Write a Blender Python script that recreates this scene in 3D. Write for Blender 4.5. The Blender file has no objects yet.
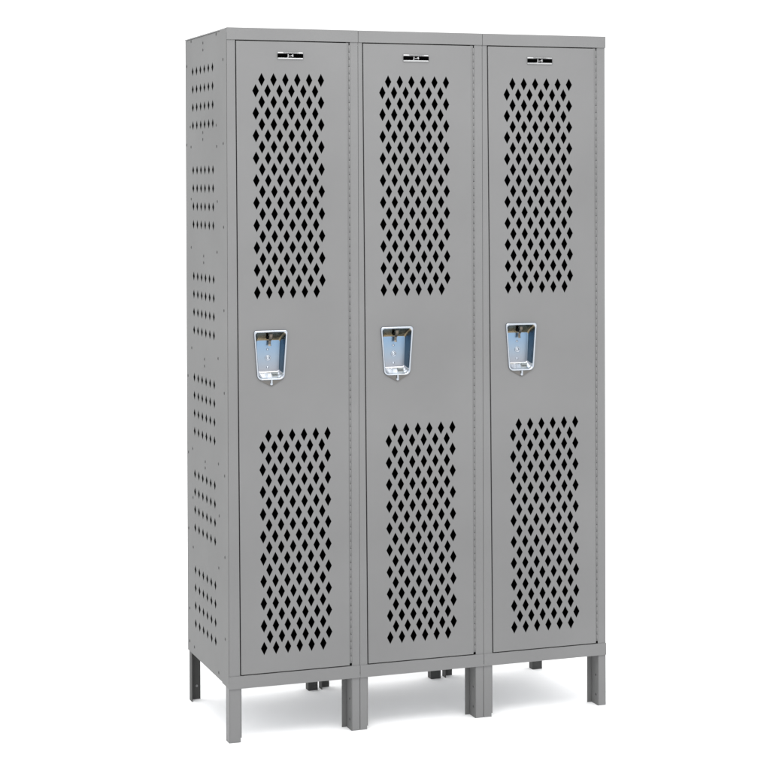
import bpy, bmesh, math
from mathutils import Vector, Matrix
from mathutils.geometry import delaunay_2d_cdt

scene = bpy.context.scene
COL = scene.collection

# ------------------------------------------------------------------ materials
def new_mat(name):
    m = bpy.data.materials.new(name); m.use_nodes = True
    nt = m.node_tree
    return m, nt, nt.nodes['Principled BSDF']

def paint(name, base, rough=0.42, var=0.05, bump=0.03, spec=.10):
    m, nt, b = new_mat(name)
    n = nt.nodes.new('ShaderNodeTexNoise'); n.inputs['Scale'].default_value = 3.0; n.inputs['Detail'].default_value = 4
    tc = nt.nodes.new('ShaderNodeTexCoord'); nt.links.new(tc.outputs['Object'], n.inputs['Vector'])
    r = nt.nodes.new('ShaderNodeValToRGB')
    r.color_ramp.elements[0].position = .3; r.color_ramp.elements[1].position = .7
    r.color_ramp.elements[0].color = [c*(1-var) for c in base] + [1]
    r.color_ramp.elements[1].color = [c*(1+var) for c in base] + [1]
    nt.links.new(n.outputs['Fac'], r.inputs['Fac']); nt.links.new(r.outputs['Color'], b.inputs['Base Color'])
    n2 = nt.nodes.new('ShaderNodeTexNoise'); n2.inputs['Scale'].default_value = 420; n2.inputs['Detail'].default_value = 2
    nt.links.new(tc.outputs['Object'], n2.inputs['Vector'])
    bp = nt.nodes.new('ShaderNodeBump'); bp.inputs['Strength'].default_value = bump; bp.inputs['Distance'].default_value = .001
    nt.links.new(n2.outputs['Fac'], bp.inputs['Height']); nt.links.new(bp.outputs['Normal'], b.inputs['Normal'])
    b.inputs['Roughness'].default_value = rough
    b.inputs['Specular IOR Level'].default_value = spec
    return m

def metal(name, base, rough, streak=0.0):
    m, nt, b = new_mat(name)
    b.inputs['Metallic'].default_value = 1
    b.inputs['Base Color'].default_value = (*base, 1)
    tc = nt.nodes.new('ShaderNodeTexCoord')
    mp = nt.nodes.new('ShaderNodeMapping'); mp.inputs['Scale'].default_value = (60, 60, 6)
    n = nt.nodes.new('ShaderNodeTexNoise'); n.inputs['Scale'].default_value = 6; n.inputs['Detail'].default_value = 3
    nt.links.new(tc.outputs['Object'], mp.inputs['Vector']); nt.links.new(mp.outputs['Vector'], n.inputs['Vector'])
    mr = nt.nodes.new('ShaderNodeMapRange')
    mr.inputs['To Min'].default_value = max(.02, rough-streak-.03); mr.inputs['To Max'].default_value = rough+streak+.03
    nt.links.new(n.outputs['Fac'], mr.inputs['Value']); nt.links.new(mr.outputs['Result'], b.inputs['Roughness'])
    return m

def flat(name, base, rough=.6, spec=.3):
    m, nt, b = new_mat(name)
    n = nt.nodes.new('ShaderNodeTexNoise'); n.inputs['Scale'].default_value = 30
    mx = nt.nodes.new('ShaderNodeMapRange'); mx.inputs['To Min'].default_value = rough-.05; mx.inputs['To Max'].default_value = rough+.05
    nt.links.new(n.outputs['Fac'], mx.inputs['Value']); nt.links.new(mx.outputs['Result'], b.inputs['Roughness'])
    b.inputs['Base Color'].default_value = (*base, 1); b.inputs['Specular IOR Level'].default_value = spec
    return m

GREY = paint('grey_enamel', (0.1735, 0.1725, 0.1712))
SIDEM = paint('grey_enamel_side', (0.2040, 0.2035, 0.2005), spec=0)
DARK = flat('interior_shade', (.006, .006, .006), .9, .05)  # near-black puts the unlit inside of the cabinet into the colour
LEGD = paint('grey_enamel_inner_shade', (0.130, 0.130, 0.128), .5)  # leg paint copy with shade on the inner flanges put into the colour
REAR = paint('grey_enamel_rear_shade', (0.05862, 0.05862, 0.0569), .5)  # leg paint darkened to carry the shade under the body
HOLE = flat('screw_recess', (0.05172, 0.05172, 0.05), .6)
CHROME = metal('polished_steel', (0.4224, 0.4517, 0.4914), .16)
BRIGHT = metal('steel_bright_reflection', (0.96, 0.96, 0.96), .25)  # bright reflection on the bottom recess wall, painted as base colour
SLATE = metal('steel_blue_reflection', (0.1379, 0.1983, 0.25), .2)  # dark blue reflection on the right recess wall, painted as base colour
PAN = metal('plate_reflection_tint', (0.7241, 0.96, 0.96), .30, .03)  # blue-to-grey reflection painted into the plate colour by height
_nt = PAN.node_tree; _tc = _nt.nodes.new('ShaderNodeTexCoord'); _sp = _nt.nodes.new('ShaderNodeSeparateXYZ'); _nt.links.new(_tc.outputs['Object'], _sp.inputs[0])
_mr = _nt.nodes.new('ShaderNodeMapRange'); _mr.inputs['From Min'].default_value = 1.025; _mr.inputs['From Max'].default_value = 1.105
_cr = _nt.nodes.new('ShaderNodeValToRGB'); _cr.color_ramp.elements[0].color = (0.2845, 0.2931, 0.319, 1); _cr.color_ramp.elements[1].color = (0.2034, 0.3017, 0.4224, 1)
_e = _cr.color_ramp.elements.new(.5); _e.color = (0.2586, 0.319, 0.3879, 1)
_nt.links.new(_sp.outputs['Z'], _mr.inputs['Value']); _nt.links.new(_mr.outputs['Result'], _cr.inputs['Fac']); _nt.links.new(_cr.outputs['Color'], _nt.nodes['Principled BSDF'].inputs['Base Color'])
WALL = metal('steel_brown_reflection', (0.1897, 0.1517, 0.09483), .18)  # brown reflection on the upper recess wall, painted as base colour
LIPM = metal('bright_aluminium', (0.3793, 0.3793, 0.3793), .30)
BRASS = metal('tarnished_steel', (0.1293, 0.1138, 0.09483), .30)
TABM = metal('dull_steel', (0.1466, 0.1397, 0.131), .35)
BLACK = flat('black_plate', (.001, .001, .001), .8, .0)
LETTER = flat('pale_lettering', (0.3448, 0.3448, 0.3448))
MARK = flat('faint_grey_print', (0.09483, 0.09483, 0.09483))
CARD = flat('pale_card_strip', (0.2069, 0.2069, 0.2069))
BLOCKM = flat('block_grey', (0.2069, 0.2241, 0.2241))
DIM_SHADE = flat('interior_dim_shade', (.13, .13, .128), .8, .05)  # grey that paints the dim shade seen through the left side holes
UNDER = flat('bounce_underside', (.70, .70, .70), .6)  # pale colour added to bounce light onto the floor beneath
WHITE = flat('white_plastic', (.85, .85, .85), .4)
FLOORM = flat('white_floor', (.86, .86, .86), .9, .0)

# ------------------------------------------------------------------ mesh helpers
def link(name, bm, mats, parent=None, bevel=0, smooth=False, recalc=True):
    if recalc: bmesh.ops.recalc_face_normals(bm, faces=bm.faces)
    me = bpy.data.meshes.new(name); bm.to_mesh(me); bm.free()
    if not isinstance(mats, (list, tuple)): mats = [mats]
    for m in mats: me.materials.append(m)
    if smooth:
        for p in me.polygons: p.use_smooth = True
    o = bpy.data.objects.new(name, me); COL.objects.link(o)
    if parent: o.parent = parent
    if bevel:
        md = o.modifiers.new('bevel', 'BEVEL'); md.width = bevel; md.segments = 2
        md.limit_method = 'ANGLE'; md.angle_limit = math.radians(50); md.harden_normals = False
    return o

def box(bm, x0, x1, y0, y1, z0, z1, mi=0):
    v = [bm.verts.new(p) for p in ((x0,y0,z0),(x1,y0,z0),(x1,y1,z0),(x0,y1,z0),(x0,y0,z1),(x1,y0,z1),(x1,y1,z1),(x0,y1,z1))]
    for f in ((0,3,2,1),(4,5,6,7),(0,1,5,4),(1,2,6,5),(2,3,7,6),(3,0,4,7)):
        fc = bm.faces.new([v[i] for i in f]); fc.material_index = mi

def sheet(bm, outer, holes, to3, depth, mi_in=1):
    """flat sheet with holes; outer and holes are lists of 2-D points; to3(p, d) places them, d = 0 outside, depth = inside"""
    verts = [Vector(p) for p in outer]; faces = [list(range(len(outer)))]
    for h in holes:
        k = len(verts); verts += [Vector(p) for p in h]; faces.append(list(range(k, k+len(h))))
    vs, es, fs, _, _, of = delaunay_2d_cdt(verts, [], faces, 1, 1e-7)
    V0 = [bm.verts.new(to3(v, 0)) for v in vs]; V1 = [bm.verts.new(to3(v, depth)) for v in vs]
    cnt = {}
    for f, o in zip(fs, of):
        if any(i != 0 for i in o) or not o: continue
        a = bm.faces.new([V0[i] for i in f]); b = bm.faces.new([V1[i] for i in reversed(f)]); b.material_index = mi_in
        for i in range(len(f)):
            e = (f[i], f[(i+1) % len(f)])
            if (e[1], e[0]) in cnt: del cnt[(e[1], e[0])]
            else: cnt[e] = 1
    for a, b in cnt:
        bm.faces.new((V0[b], V0[a], V1[a], V1[b]))

def diamond(x, z, a, b): return [(x, z-b), (x+a, z), (x, z+b), (x-a, z)]

def rrect(hwt, hwb, zt, zb, rt, rb, n=6, cx=0):
    """rounded trapezoid, counter-clockwise from bottom-left"""
    pts = []
    for (x, z, r, a0) in ((-hwb+rb, zb+rb, rb, 180), (hwb-rb, zb+rb, rb, 270), (hwt-rt, zt-rt, rt, 0), (-hwt+rt, zt-rt, rt, 90)):
        for i in range(n+1):
            a = math.radians(a0 + 90*i/n); pts.append((cx + x + r*math.cos(a), z + r*math.sin(a)))
    return pts

# ------------------------------------------------------------------ dimensions (metres)
W, D = 1.1475, .502
XL = -.0015
ZB, ZT = .1500, 1.9805
RT, RB = 1.9470, .1845          # lower edge of top rail, upper edge of bottom rail
SEAM = [XL, .3797, .7570, W]
SHEAR = .0045

bank = bpy.data.objects.new('locker_bank', None); COL.objects.link(bank)
bank['label'] = 'grey steel three-door locker bank with diamond perforated doors standing on short legs'
bank['category'] = 'locker'

# ---------- shell
bm = bmesh.new(); box(bm, XL+.001, W-.001, .002, D, ZT-.004, ZT-.001); link('top_panel', bm, GREY, bank)
bm = bmesh.new(); box(bm, XL+.004, W-.004, .002, D-.002, ZB+.002, ZB+.005); link('bottom_panel', bm, UNDER, bank)
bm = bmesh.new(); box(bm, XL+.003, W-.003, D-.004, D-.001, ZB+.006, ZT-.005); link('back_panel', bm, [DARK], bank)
bm = bmesh.new(); box(bm, XL+.003, W-.003, .0215, D-.0042, ZB+.0055, ZB+.0085); link('shade_liner', bm, DARK, bank)  # added dark sheet standing in for shade on the cabinet bottom
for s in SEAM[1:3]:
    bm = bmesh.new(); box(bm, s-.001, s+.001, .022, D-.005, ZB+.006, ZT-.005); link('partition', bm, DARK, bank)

def lean(z): return -.0065*(1.88-z)
side_holes = []
for z0 in (1.880, 1.589, 1.277, .978, .6925, .4085):
    for r in range(4):
        z = z0 - r*.0531
        for c in range(6):
            side_holes.append(diamond(.411-.0479*c+lean(z), z, .0120, .0146))
for xs, sgn in ((XL+.0025, 1), (W-.0025, -1)):
    bm = bmesh.new()
    sheet(bm, [(.060, ZB+.001), (D, ZB+.001), (D, ZT-.005), (.060, ZT-.005)], side_holes, lambda p, d: (xs+sgn*d, p[0], p[1]), .0005)
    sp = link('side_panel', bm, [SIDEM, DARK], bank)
    if sgn == 1: left_panel = sp
    # added sheets whose colour stands in for the shade behind the slots
    bm = bmesh.new(); box(bm, min(xs+sgn*.006, xs+sgn*.007), max(xs+sgn*.006, xs+sgn*.007), .024, D-.0045, ZB+.0088, ZT-.0045); link('shade_liner', bm, DIM_SHADE if sgn == 1 else DARK, bank)

# screws on the left side (y, z)
screws = [(.4281,1.9700),(.126,1.9700),(.2821,1.9560),(.2824,1.9360),(.4846,1.8996),(.0400,1.8940),(.4431,1.7179),(.1281,1.7141),(.2879,1.6977),(.2882,1.6777),
(.0400,1.6609),(.434,1.6584),(.1245,1.6544),(.489,1.6654),(.4343,1.5044),(.1202,1.4992),(.0400,1.4287),(.4369,1.3611),(.125,1.3563),(.2833,1.3404),(.2837,1.321),
(.0400,1.1965),(.4361,1.0628),(.1186,1.057),(.2777,1.042),(.2781,1.0222),(.4852,.9761),(.0400,.9668),(.4302,.7642),(.4843,.747),(.2745,.7452),(.2748,.7272),
(.119,.7594),(.0400,.7365),(.4278,.619),(.1123,.6136),(.4847,.5191),(.4279,.4718),(.0400,.5094),(.1205,.4653),(.4762,.2807),(.478,.1819),(.4182,.1765),(.1255,.1679),(.0400,.2813)]
def screw_mesh():
    bm = bmesh.new(); n = 12
    rings = [(.0042, 0), (.0040, -.0011), (.0026, -.0015), (.0014, -.0009)]
    R = [[bm.verts.new((d, r*math.cos(2*math.pi*i/n), r*math.sin(2*math.pi*i/n))) for i in range(n)] for r, d in rings]
    for a, b in zip(R, R[1:]):
        for i in range(n): bm.faces.new((a[i], a[(i+1)%n], b[(i+1)%n], b[i]))
    bm.faces.new(R[-1]); bmesh.ops.recalc_face_normals(bm, faces=bm.faces)
    me = bpy.data.meshes.new('screw'); bm.to_mesh(me); bm.free(); me.materials.append(HOLE); return me
SM = screw_mesh()

# ---------- posts: six uprights, each with a front face and a side return
def quad_box(bm, xt0, xt1, xb0, xb1, y0, y1, z0, z1):
    v = [bm.verts.new(q) for q in ((xb0,y0,z0),(xb1,y0,z0),(xb1,y1,z0),(xb0,y1,z0),(xt0,y0,z1),(xt1,y0,z1),(xt1,y1,z1),(xt0,y1,z1))]
    for f in ((0,3,2,1),(4,5,6,7),(0,1,5,4),(1,2,6,5),(2,3,7,6),(3,0,4,7)): bm.faces.new([v[k] for k in f])
def post(x0, x1, outer, x1b=None):
    bm = bmesh.new()
    quad_box(bm, x0, x1, x0, x1b if x1b else x1, .0012, .0030, RB-.02, RT+.02)
    if x1b: quad_box(bm, x1-.001, x1+.006, x1b-.001, x1b+.006, .0200, .0212, RB-.02, RT+.02)
    if outer == -1: box(bm, XL, XL+.0014, .0012, .078, ZB+.0005, ZT-.0035, 1)
    if outer == 1: box(bm, W-.0022, W-.0008, .0035, .078, ZB+.0005, ZT-.0035)
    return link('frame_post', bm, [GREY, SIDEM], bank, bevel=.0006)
DX = [(.0237,.3460,.0312,.3485), (.3929,.7215,.4030,.7245), (.7726,1.1105,.7850,1.1137)]   # door edges: top-left, top-right, bottom-left, bottom-right
HX = [.3545, .7310, 1.1195]      # hinge positions
p0 = post(XL, DX[0][0]-.0008, -1, DX[0][2]-.0008)
posts = [p0]
for i in (1, 2): posts.append(post(SEAM[i]+.0004, DX[i][0]-.0008, 0, DX[i][2]-.0008))
for i in (0, 1, 2):
    posts.append(post(HX[i]+.0016, (SEAM[i+1]-.0004) if i < 2 else W-.0008, 1 if i == 2 else 0))
for y, z in screws:
    host = p0 if y < .05 else left_panel
    o = bpy.data.objects.new('screw', SM); COL.objects.link(o); o.parent = host
    o.location = (XL if y < .05 else XL+.0025, y, z)
    o.scale = (.8, 1, 1)

# ---------- rails: three top and three bottom segments
for i in range(3):
    a = SEAM[i] + (.0005 if i else 0); b = SEAM[i+1] - (.0005 if i < 2 else -.0012)
    bm = bmesh.new(); box(bm, a, b, -.0012, .0008, RT, ZT); box(bm, a, b, .0009, .022, ZT-.0030, ZT-.0006)
    box(bm, a, b, .0009, .018, RT, RT+.0012)
    link('top_rail', bm, GREY, bank, bevel=.0008)
    bm = bmesh.new(); box(bm, a, b-(.0012 if i == 2 else 0), -.0012, .0008, ZB-.0005, RB); box(bm, a, b-.0012, .0009, .018, RB-.0012, RB)
    link('bottom_rail', bm, GREY, bank, bevel=.0008)

# ---------- legs
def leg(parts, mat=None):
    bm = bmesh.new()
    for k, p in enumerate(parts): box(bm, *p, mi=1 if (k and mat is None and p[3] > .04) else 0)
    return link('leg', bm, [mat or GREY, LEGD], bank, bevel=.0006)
LT = ZB + .0005
def left_front_leg(x):
    leg([(x, x+.0022, .0018, .036, 0, LT), (x+.0023, x+.0330, .0018, .0036, 0, LT), (x+.0331, x+.0365, .0040, .0056, .012, LT),
         (x+.0024, x+.012, .034, .036, 0, LT)])
def right_front_leg(x0, x1):
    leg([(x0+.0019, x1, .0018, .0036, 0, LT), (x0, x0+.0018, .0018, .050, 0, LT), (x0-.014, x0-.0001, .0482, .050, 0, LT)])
left_front_leg(XL)
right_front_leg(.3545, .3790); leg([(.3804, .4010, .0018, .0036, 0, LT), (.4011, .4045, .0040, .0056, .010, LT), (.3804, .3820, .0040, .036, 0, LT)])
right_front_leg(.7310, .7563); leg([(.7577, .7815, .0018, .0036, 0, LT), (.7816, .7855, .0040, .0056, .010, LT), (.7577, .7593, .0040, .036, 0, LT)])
right_front_leg(1.1218, 1.1470)
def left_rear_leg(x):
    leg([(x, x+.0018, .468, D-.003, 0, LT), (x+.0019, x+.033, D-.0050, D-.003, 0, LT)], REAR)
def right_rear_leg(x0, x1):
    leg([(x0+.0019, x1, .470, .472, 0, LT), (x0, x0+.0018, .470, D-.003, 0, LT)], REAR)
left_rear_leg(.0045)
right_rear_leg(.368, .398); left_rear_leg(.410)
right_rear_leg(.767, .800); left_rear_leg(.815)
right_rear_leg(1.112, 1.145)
# bolt heads on the leg returns
for o in [o for o in bpy.data.objects if o.name.startswith('leg')]:
    xs = [v.co.x for v in o.data.vertices]; ys = [v.co.y for v in o.data.vertices]
    if max(ys) < .06 and max(ys) > .045:
        x0 = sorted(set(round(x, 4) for x in xs))[2]
        for z in (.088, .030):
            b = bpy.data.objects.new('bolt_head', SM); COL.objects.link(b); b.parent = o; b.location = (x0-.00005, .018, z)
            b.scale = (.8, .8, .8)
bpy.context.view_layer.update()
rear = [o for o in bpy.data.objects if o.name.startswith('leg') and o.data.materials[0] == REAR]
for o in rear: o['label'] = 'rear leg with the shade of the base painted into its grey'
rear.sort(key=lambda o: min(v.co.x for v in o.data.vertices))
b = bpy.data.objects.new('bolt_head', SM.copy()); COL.objects.link(b); b.parent = rear[0]
b.data.materials[0] = CARD; b.location = (.026, D-.0052, .040); b.rotation_euler = (0, 0, math.radians(90)); b.scale = (1, .9, .9)
# ---------- doors
def loft(bm, rings, mis, close=True):
    R = [[bm.verts.new(p) for p in r] for r in rings]; n = len(R[0])
    for k in range(len(R)-1):
        for i in range(n):
            f = bm.faces.new((R[k][i], R[k][(i+1)%n], R[k+1][(i+1)%n], R[k+1][i])); f.material_index = mis[k]; f.smooth = True
    if close:
        f = bm.faces.new(R[-1]); f.material_index = mis[-1]
    return R

def dome(bm, x, y, z, r, h, n=16, mi=0):
    prev = None
    for k in range(5):
        t = k/4*math.pi/2; rr = r*math.cos(t); yy = y - h*math.sin(t)
        ring = [bm.verts.new((x+rr*math.cos(2*math.pi*i/n), yy, z+rr*math.sin(2*math.pi*i/n))) for i in range(n)] if k < 4 else [bm.verts.new((x, yy, z))]
        if prev:
            for i in range(n):
                vs = (prev[i], prev[(i+1)%n], ring[(i+1)%n], ring[i]) if k < 4 else (prev[i], prev[(i+1)%n], ring[0])
                f = bm.faces.new(vs); f.smooth = True; f.material_index = mi
        prev = ring

def text_mesh(s, size, loc, squeeze=1.0):
    cu = bpy.data.curves.new('lettering', 'FONT'); cu.body = s; cu.size = size; cu.align_x = 'CENTER'; cu.align_y = 'CENTER'
    cu.extrude = .0001; cu.offset = size*.02
    t = bpy.data.objects.new('tmp', cu); COL.objects.link(t)
    dg = bpy.context.evaluated_depsgraph_get(); dg.update()
    me = bpy.data.meshes.new_from_object(t.evaluated_get(dg))
    bpy.data.objects.remove(t)
    me.transform(Matrix.Translation(loc) @ Matrix.Rotation(math.radians(90), 4, 'X') @ Matrix.Diagonal((squeeze, 1, 1, 1)))
    return me

FIELDS = [((.0977,.0344,1.8375),(.1136,.0344,.8470)), ((.4690,.0351,1.8368),(.4853,.0352,.8470)), ((.8508,.03585,1.8363),(.8681,.03605,.8458))]
HC = [.1208, .4926, .8756]; PC = [.1805, .5526, .9364]; PW = [.0372, .0385, .0394]
door_words = ['left', 'middle', 'right']
ZD0, ZD1 = .1875, 1.9440
for i in range(3):
    tl, tr, bl, br = DX[i]
    holes = []
    for (x0, p, z0) in FIELDS[i]:
        for r in range(20):
            z = z0 - r*.0311
            for c in range(6):
                x = x0 + c*p - (p/2 if r % 2 else 0) + SHEAR*(z0-z)*1.05
                holes.append(diamond(x, z, .0096*p/.0344, .0190))
    hc, hz = HC[i], 1.0715
    holes.append([(hc+x, hz+z) for x, z in rrect(.0425, .0345, .063, -.062, .010, .014, 5)])
    bm = bmesh.new()
    sheet(bm, [(bl+.0020, ZD0), (br, ZD0), (tr, ZD1), (tl+.0020, ZD1)], holes, lambda p, d: (p[0], d-.0004, p[1]), .0014)
    # folded edges behind the face
    for (xa, xb, xc, xd) in ((bl+.0022, bl+.0037, tl+.0022, tl+.0037), (br-.0020, br-.0006, tr-.0020, tr-.0006)):
        v = [bm.verts.new(q) for q in ((xa,.0011,ZD0),(xb,.0011,ZD0),(xb,.018,ZD0),(xa,.018,ZD0),(xc,.0011,ZD1),(xd,.0011,ZD1),(xd,.018,ZD1),(xc,.018,ZD1))]
        for f in ((0,3,2,1),(4,5,6,7),(0,1,5,4),(1,2,6,5),(2,3,7,6),(3,0,4,7)): bm.faces.new([v[k] for k in f])
    box(bm, bl+.0050, br-.0030, .0011, .018, ZD0+.0002, ZD0+.0014); box(bm, bl, br-.0030, .0011, .018, ZD1-.0014, ZD1-.0002)
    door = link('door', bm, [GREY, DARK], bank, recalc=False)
    bmt = bmesh.new(); bmt.from_mesh(door.data); bmesh.ops.recalc_face_normals(bmt, faces=bmt.faces); bmt.to_mesh(door.data); bmt.free()

    # piano hinge
    bm = bmesh.new(); z = ZD0 + .006; hx = HX[i]; n = 10; k = 0
    while z < ZD1 - .006:
        z1 = min(z+.0192, ZD1-.0005)
        ra = .0019
        A = [bm.verts.new((hx-.0012+ra*math.cos(2*math.pi*j/n), .0014+ra*math.sin(2*math.pi*j/n), z)) for j in range(n)]
        B = [bm.verts.new((hx-.0012+ra*math.cos(2*math.pi*j/n), .0014+ra*math.sin(2*math.pi*j/n), z1)) for j in range(n)]
        for j in range(n): bm.faces.new((A[j], A[(j+1)%n], B[(j+1)%n], B[j])).smooth = True
        bm.faces.new(A[::-1]); bm.faces.new(B)
        z += .0203; k += 1
    v0 = ZD0+.0045; v1 = ZD1+.0010
    box(bm, hx+.0004, hx+.0014, .0014, .0028, v0, v1)
    box(bm, min(tr, br)-.002, hx-.0026, .0016, .0030, v0, v1)
    link('hinge', bm, GREY, door)

    # recessed handle
    bm = bmesh.new()
    def ring(hwt, hwb, zt, zb, rt, rb, y, cx=0): return [(hc+x, y, hz+z) for x, z in rrect(hwt, hwb, zt, zb, rt, rb, 6, cx)]
    rings = [ring(.0490,.0405,.0705,-.0690,.0070,.0150,-.0006), ring(.0488,.0403,.0703,-.0688,.0070,.0150,-.0030), ring(.0480,.0395,.0695,-.0680,.0070,.0150,-.0052),
             ring(.0466,.0381,.0679,-.0667,.0070,.0145,-.0063), ring(.0450,.0367,.0660,-.0652,.0075,.0140,-.0058),
             ring(.0434,.0352,.0640,-.0636,.0080,.0135,-.0036), ring(.0420,.0340,.0616,-.0620,.0080,.0130,.0010),
             ring(.0390,.0322,.0560,-.0580,.0075,.0110,.0100), ring(.0365,.0315,.0480,-.0530,.0060,.0090,.0200),
             ring(.0345,.0310,.0420,-.0490,.0050,.0070,.0245), ring(.0330,.0305,.0400,-.0475,.0040,.0060,.0258),
             ring(.0320,.0300,.0390,-.0465,.0035,.0055,.0260)]
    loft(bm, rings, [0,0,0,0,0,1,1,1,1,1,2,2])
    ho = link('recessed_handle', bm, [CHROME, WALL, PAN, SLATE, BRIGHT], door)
    # per-face tint: painted reflections, brown top, dark blue right, bright bottom
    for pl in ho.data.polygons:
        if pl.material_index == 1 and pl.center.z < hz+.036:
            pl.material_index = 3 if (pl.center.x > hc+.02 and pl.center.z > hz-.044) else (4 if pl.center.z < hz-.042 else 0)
    # latch finger with its slot
    bm = bmesh.new()
    prof = [(.002,.0585),(.004,.0500),(.009,.0440),(.014,.0400),(.0165,.0350),(.0160,.0300),(.0130,.0250)]
    L = [[bm.verts.new((hc+.0025+dx*(1-.25*k/6)+(.0012 if k > 3 else 0)*-(k-3)*.5, y, hz+z)) for dx in (-.0042, .0042)] + [bm.verts.new((hc+.0025+dx*(1-.25*k/6), y+.0012, hz+z)) for dx in (.0042, -.0042)] for k, (y, z) in enumerate(prof)]
    for a, b in zip(L, L[1:]):
        for j in range(4): bm.faces.new((a[j], a[(j+1)%4], b[(j+1)%4], b[j]))
    bm.faces.new(L[0][::-1]); bm.faces.new(L[-1])
    link('latch', bm, BRASS, door)
    bm = bmesh.new(); box(bm, hc-.0065, hc-.0020, .0085, .020, hz+.0440, hz+.0530); link('latch_slot', bm, DARK, door)
    bm = bmesh.new(); box(bm, hc+.0085, hc+.0250, .012, .022, hz-.0545, hz-.0480); link('wall_block', bm, BLOCKM, door, bevel=.001)  # small grey block set in the bottom wall
    # lock hole ring and rivets on the plate
    bm = bmesh.new()
    def circ(r, y, x=hc-.0005, z=hz-.0090): return [(x+r*math.cos(2*math.pi*j/20), y, z+r*math.sin(2*math.pi*j/20)) for j in range(20)]
    loft(bm, [circ(.0085,.0259), circ(.0080,.0246), circ(.0068,.0240), circ(.0058,.0247), circ(.0052,.0262)], [0,0,0,0,0], close=False)
    dome(bm, hc-.0005, .0262, hz-.0090, .0050, .002)
    link('lock_boss', bm, CHROME, door)
    for dz, r in ((.0150, .0036), (-.0360, .0040)):
        bm = bmesh.new(); dome(bm, hc-.0015, .0259, hz+dz, r, .0026); link('rivet', bm, CHROME, door)
    # padlock tab under the handle
    bm = bmesh.new()
    pts = [(-.036,-.0655),(-.0300,-.0700),(-.006,-.0835),(.0005,-.0860),(.007,-.0835),(.0300,-.0700),(.036,-.0655)]
    A = [bm.verts.new((hc+.001+x, -.0024, hz+z)) for x, z in pts]; B = [bm.verts.new((hc+.001+x, -.0006, hz+z)) for x, z in pts]
    bm.faces.new(A); bm.faces.new(B[::-1])
    for j in range(len(pts)): bm.faces.new((A[j], A[(j+1)%len(pts)], B[(j+1)%len(pts)], B[j]))
    link('padlock_tab', bm, TABM, door, bevel=.0006)
    bm = bmesh.new(); dome(bm, hc+.0015, -.0025, hz-.0795, .0046, .0035); box(bm, hc-.0008, hc+.0036, -.0060, -.0025, hz-.0780, hz-.0680)
    link('hasp', bm, CHROME, door)

    # number plate
    pc, pw, pz = PC[i], PW[i], 1.9052
    bm = bmesh.new()
    def pr(hw, hh, y, r=.0012): return [(pc+x, y, pz+z) for x, z in rrect(hw, hw, hh, -hh, r, r, 2)]
    loft(bm, [pr(pw,.0106,-.0006), pr(pw,.0106,-.0022), pr(pw-.0010,.0092,-.0034), pr(pw-.0012,.0056,-.0034), pr(pw-.0012,.0053,-.0024)], [0]*5)
    link('label_holder', bm, LIPM, door)
    bm = bmesh.new(); box(bm, pc-pw+.0002, pc+pw-.0002, -.0040, -.0020, pz-.0058, pz+.0052); link('number_plate', bm, BLACK, door, bevel=.0003)
    bm = bmesh.new()
    for dx, hw, dz in ((-.017,.0014,0),(-.012,.0022,-.0004),(-.0065,.0016,.0002),(-.001,.0028,-.0006),(.0052,.0015,.0002),(.0105,.0026,.0003),(.0165,.0015,-.0003)):
        box(bm, pc+dx-hw, pc+dx+hw, -.0038, -.0032, pz+.0066+dz, pz+.0088+dz)
    box(bm, pc-.0215, pc+.0235, -.0036, -.0030, pz+.0060, pz+.0094, 1)
    link('lip_marking', bm, [MARK, CARD], door)
    me = text_mesh('J-4', .0098, Vector((pc, -.0043, pz-.0002)), 1.7); me.materials.append(LETTER)
    o = bpy.data.objects.new('plate_lettering', me); COL.objects.link(o); o.parent = door

# ------------------------------------------------------------------ floor
bm = bmesh.new(); v = [bm.verts.new(p) for p in ((-60,-30,0),(60,-30,0),(60,60,0),(-60,60,0))]; bm.faces.new(v)
fl = link('floor', bm, FLOORM); fl['kind'] = 'structure'
fl['label'] = 'seamless white studio floor under the lockers'

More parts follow.
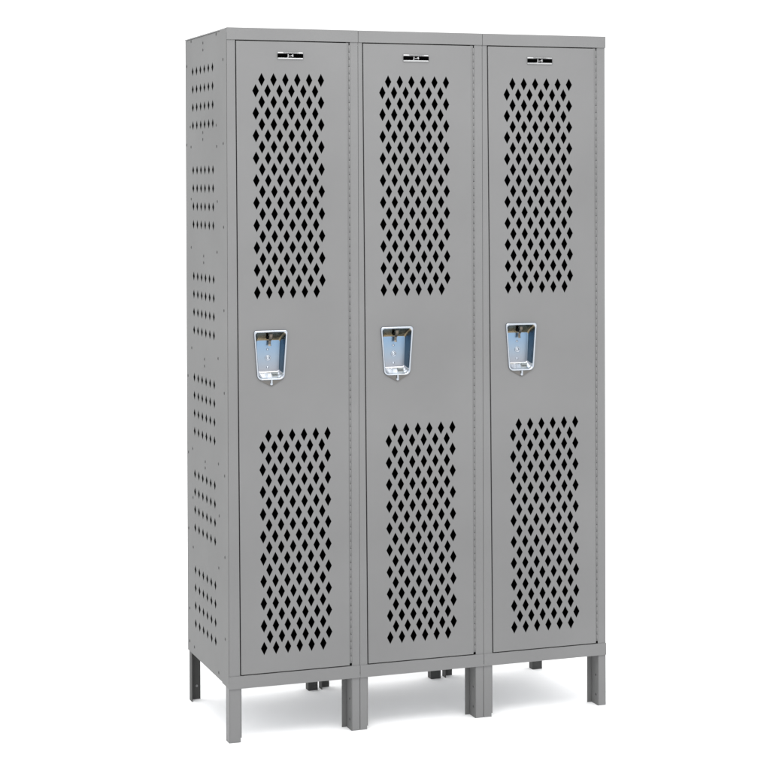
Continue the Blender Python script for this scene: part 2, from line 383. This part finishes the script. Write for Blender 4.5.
# ------------------------------------------------------------------ world: white studio with a dimmer, cooler front half
w = bpy.data.worlds.new('World'); scene.world = w; w.use_nodes = True
nt = w.node_tree; bg = nt.nodes['Background']
tc = nt.nodes.new('ShaderNodeTexCoord'); sep = nt.nodes.new('ShaderNodeSeparateXYZ'); nt.links.new(tc.outputs['Generated'], sep.inputs[0])
ry = nt.nodes.new('ShaderNodeMapRange'); ry.interpolation_type = 'SMOOTHSTEP'
ry.inputs['From Min'].default_value = .6; ry.inputs['From Max'].default_value = .83
nt.links.new(sep.outputs['Y'], ry.inputs['Value'])
rz = nt.nodes.new('ShaderNodeValToRGB'); cr = rz.color_ramp
mz = nt.nodes.new('ShaderNodeMapRange'); mz.inputs['From Min'].default_value = -1; mz.inputs['From Max'].default_value = 1
nt.links.new(sep.outputs['Z'], mz.inputs['Value']); nt.links.new(mz.outputs['Result'], rz.inputs['Fac'])
cr.elements[0].position = .0; cr.elements[0].color = (1.2,1.2,1.2,1)
cr.elements[1].position = .5; cr.elements[1].color = (1.35,1.36,1.38,1)
for p, c in ((.60,(1.25,1.30,1.36,1)), (.72,(1.2,1.24,1.3,1)), (.85,(1.7,1.7,1.7,1)), (1.0,(2.2,2.2,2.2,1))):
    e = cr.elements.new(p); e.color = c
mx = nt.nodes.new('ShaderNodeMix'); mx.data_type = 'RGBA'
nt.links.new(ry.outputs['Result'], mx.inputs['Factor']); nt.links.new(rz.outputs['Color'], mx.inputs['A'])
mx.inputs['B'].default_value = (1.2, 1.2, 1.2, 1)
nt.links.new(mx.outputs['Result'], bg.inputs['Color']); bg.inputs['Strength'].default_value = 1.13

# ------------------------------------------------------------------ lamps
def area(name, loc, target, sx, sy, power, col=(1,1,1)):
    l = bpy.data.lights.new(name, 'AREA'); l.shape = 'RECTANGLE'; l.size = sx; l.size_y = sy; l.energy = power; l.color = col
    o = bpy.data.objects.new(name, l); COL.objects.link(o); o.location = loc
    o.rotation_euler = (Vector(target)-Vector(loc)).to_track_quat('-Z', 'Y').to_euler()
    return o
area('overhead_softbox', (.3, -1.7, 3.5), (.5, 0, 1.3), 3, 1.6, 52)

# ------------------------------------------------------------------ camera
cam = bpy.data.cameras.new('camera'); co = bpy.data.objects.new('camera', cam); COL.objects.link(co)
rt = Vector((.93905327,-.34375922,-.00292601)); up = Vector((.00679795,.01005891,.9999263)); fw = Vector((.34370445,.93900395,-.01178271))
M = Matrix((rt, up, -fw)).transposed().to_4x4(); M.translation = Vector((-1.36385808,-5.30144845,1.54687687))
co.matrix_world = M
cam.sensor_width = 36; cam.lens = 1975.449/770*36
cam.shift_x = -(424.0835-385)/770; cam.shift_y = -(385-207.2488)/770
cam.clip_end = 300
scene.camera = co
scene.view_settings.view_transform = 'Standard'; scene.view_settings.look = 'None'; scene.view_settings.exposure = 0
scene.cycles.max_bounces = 8
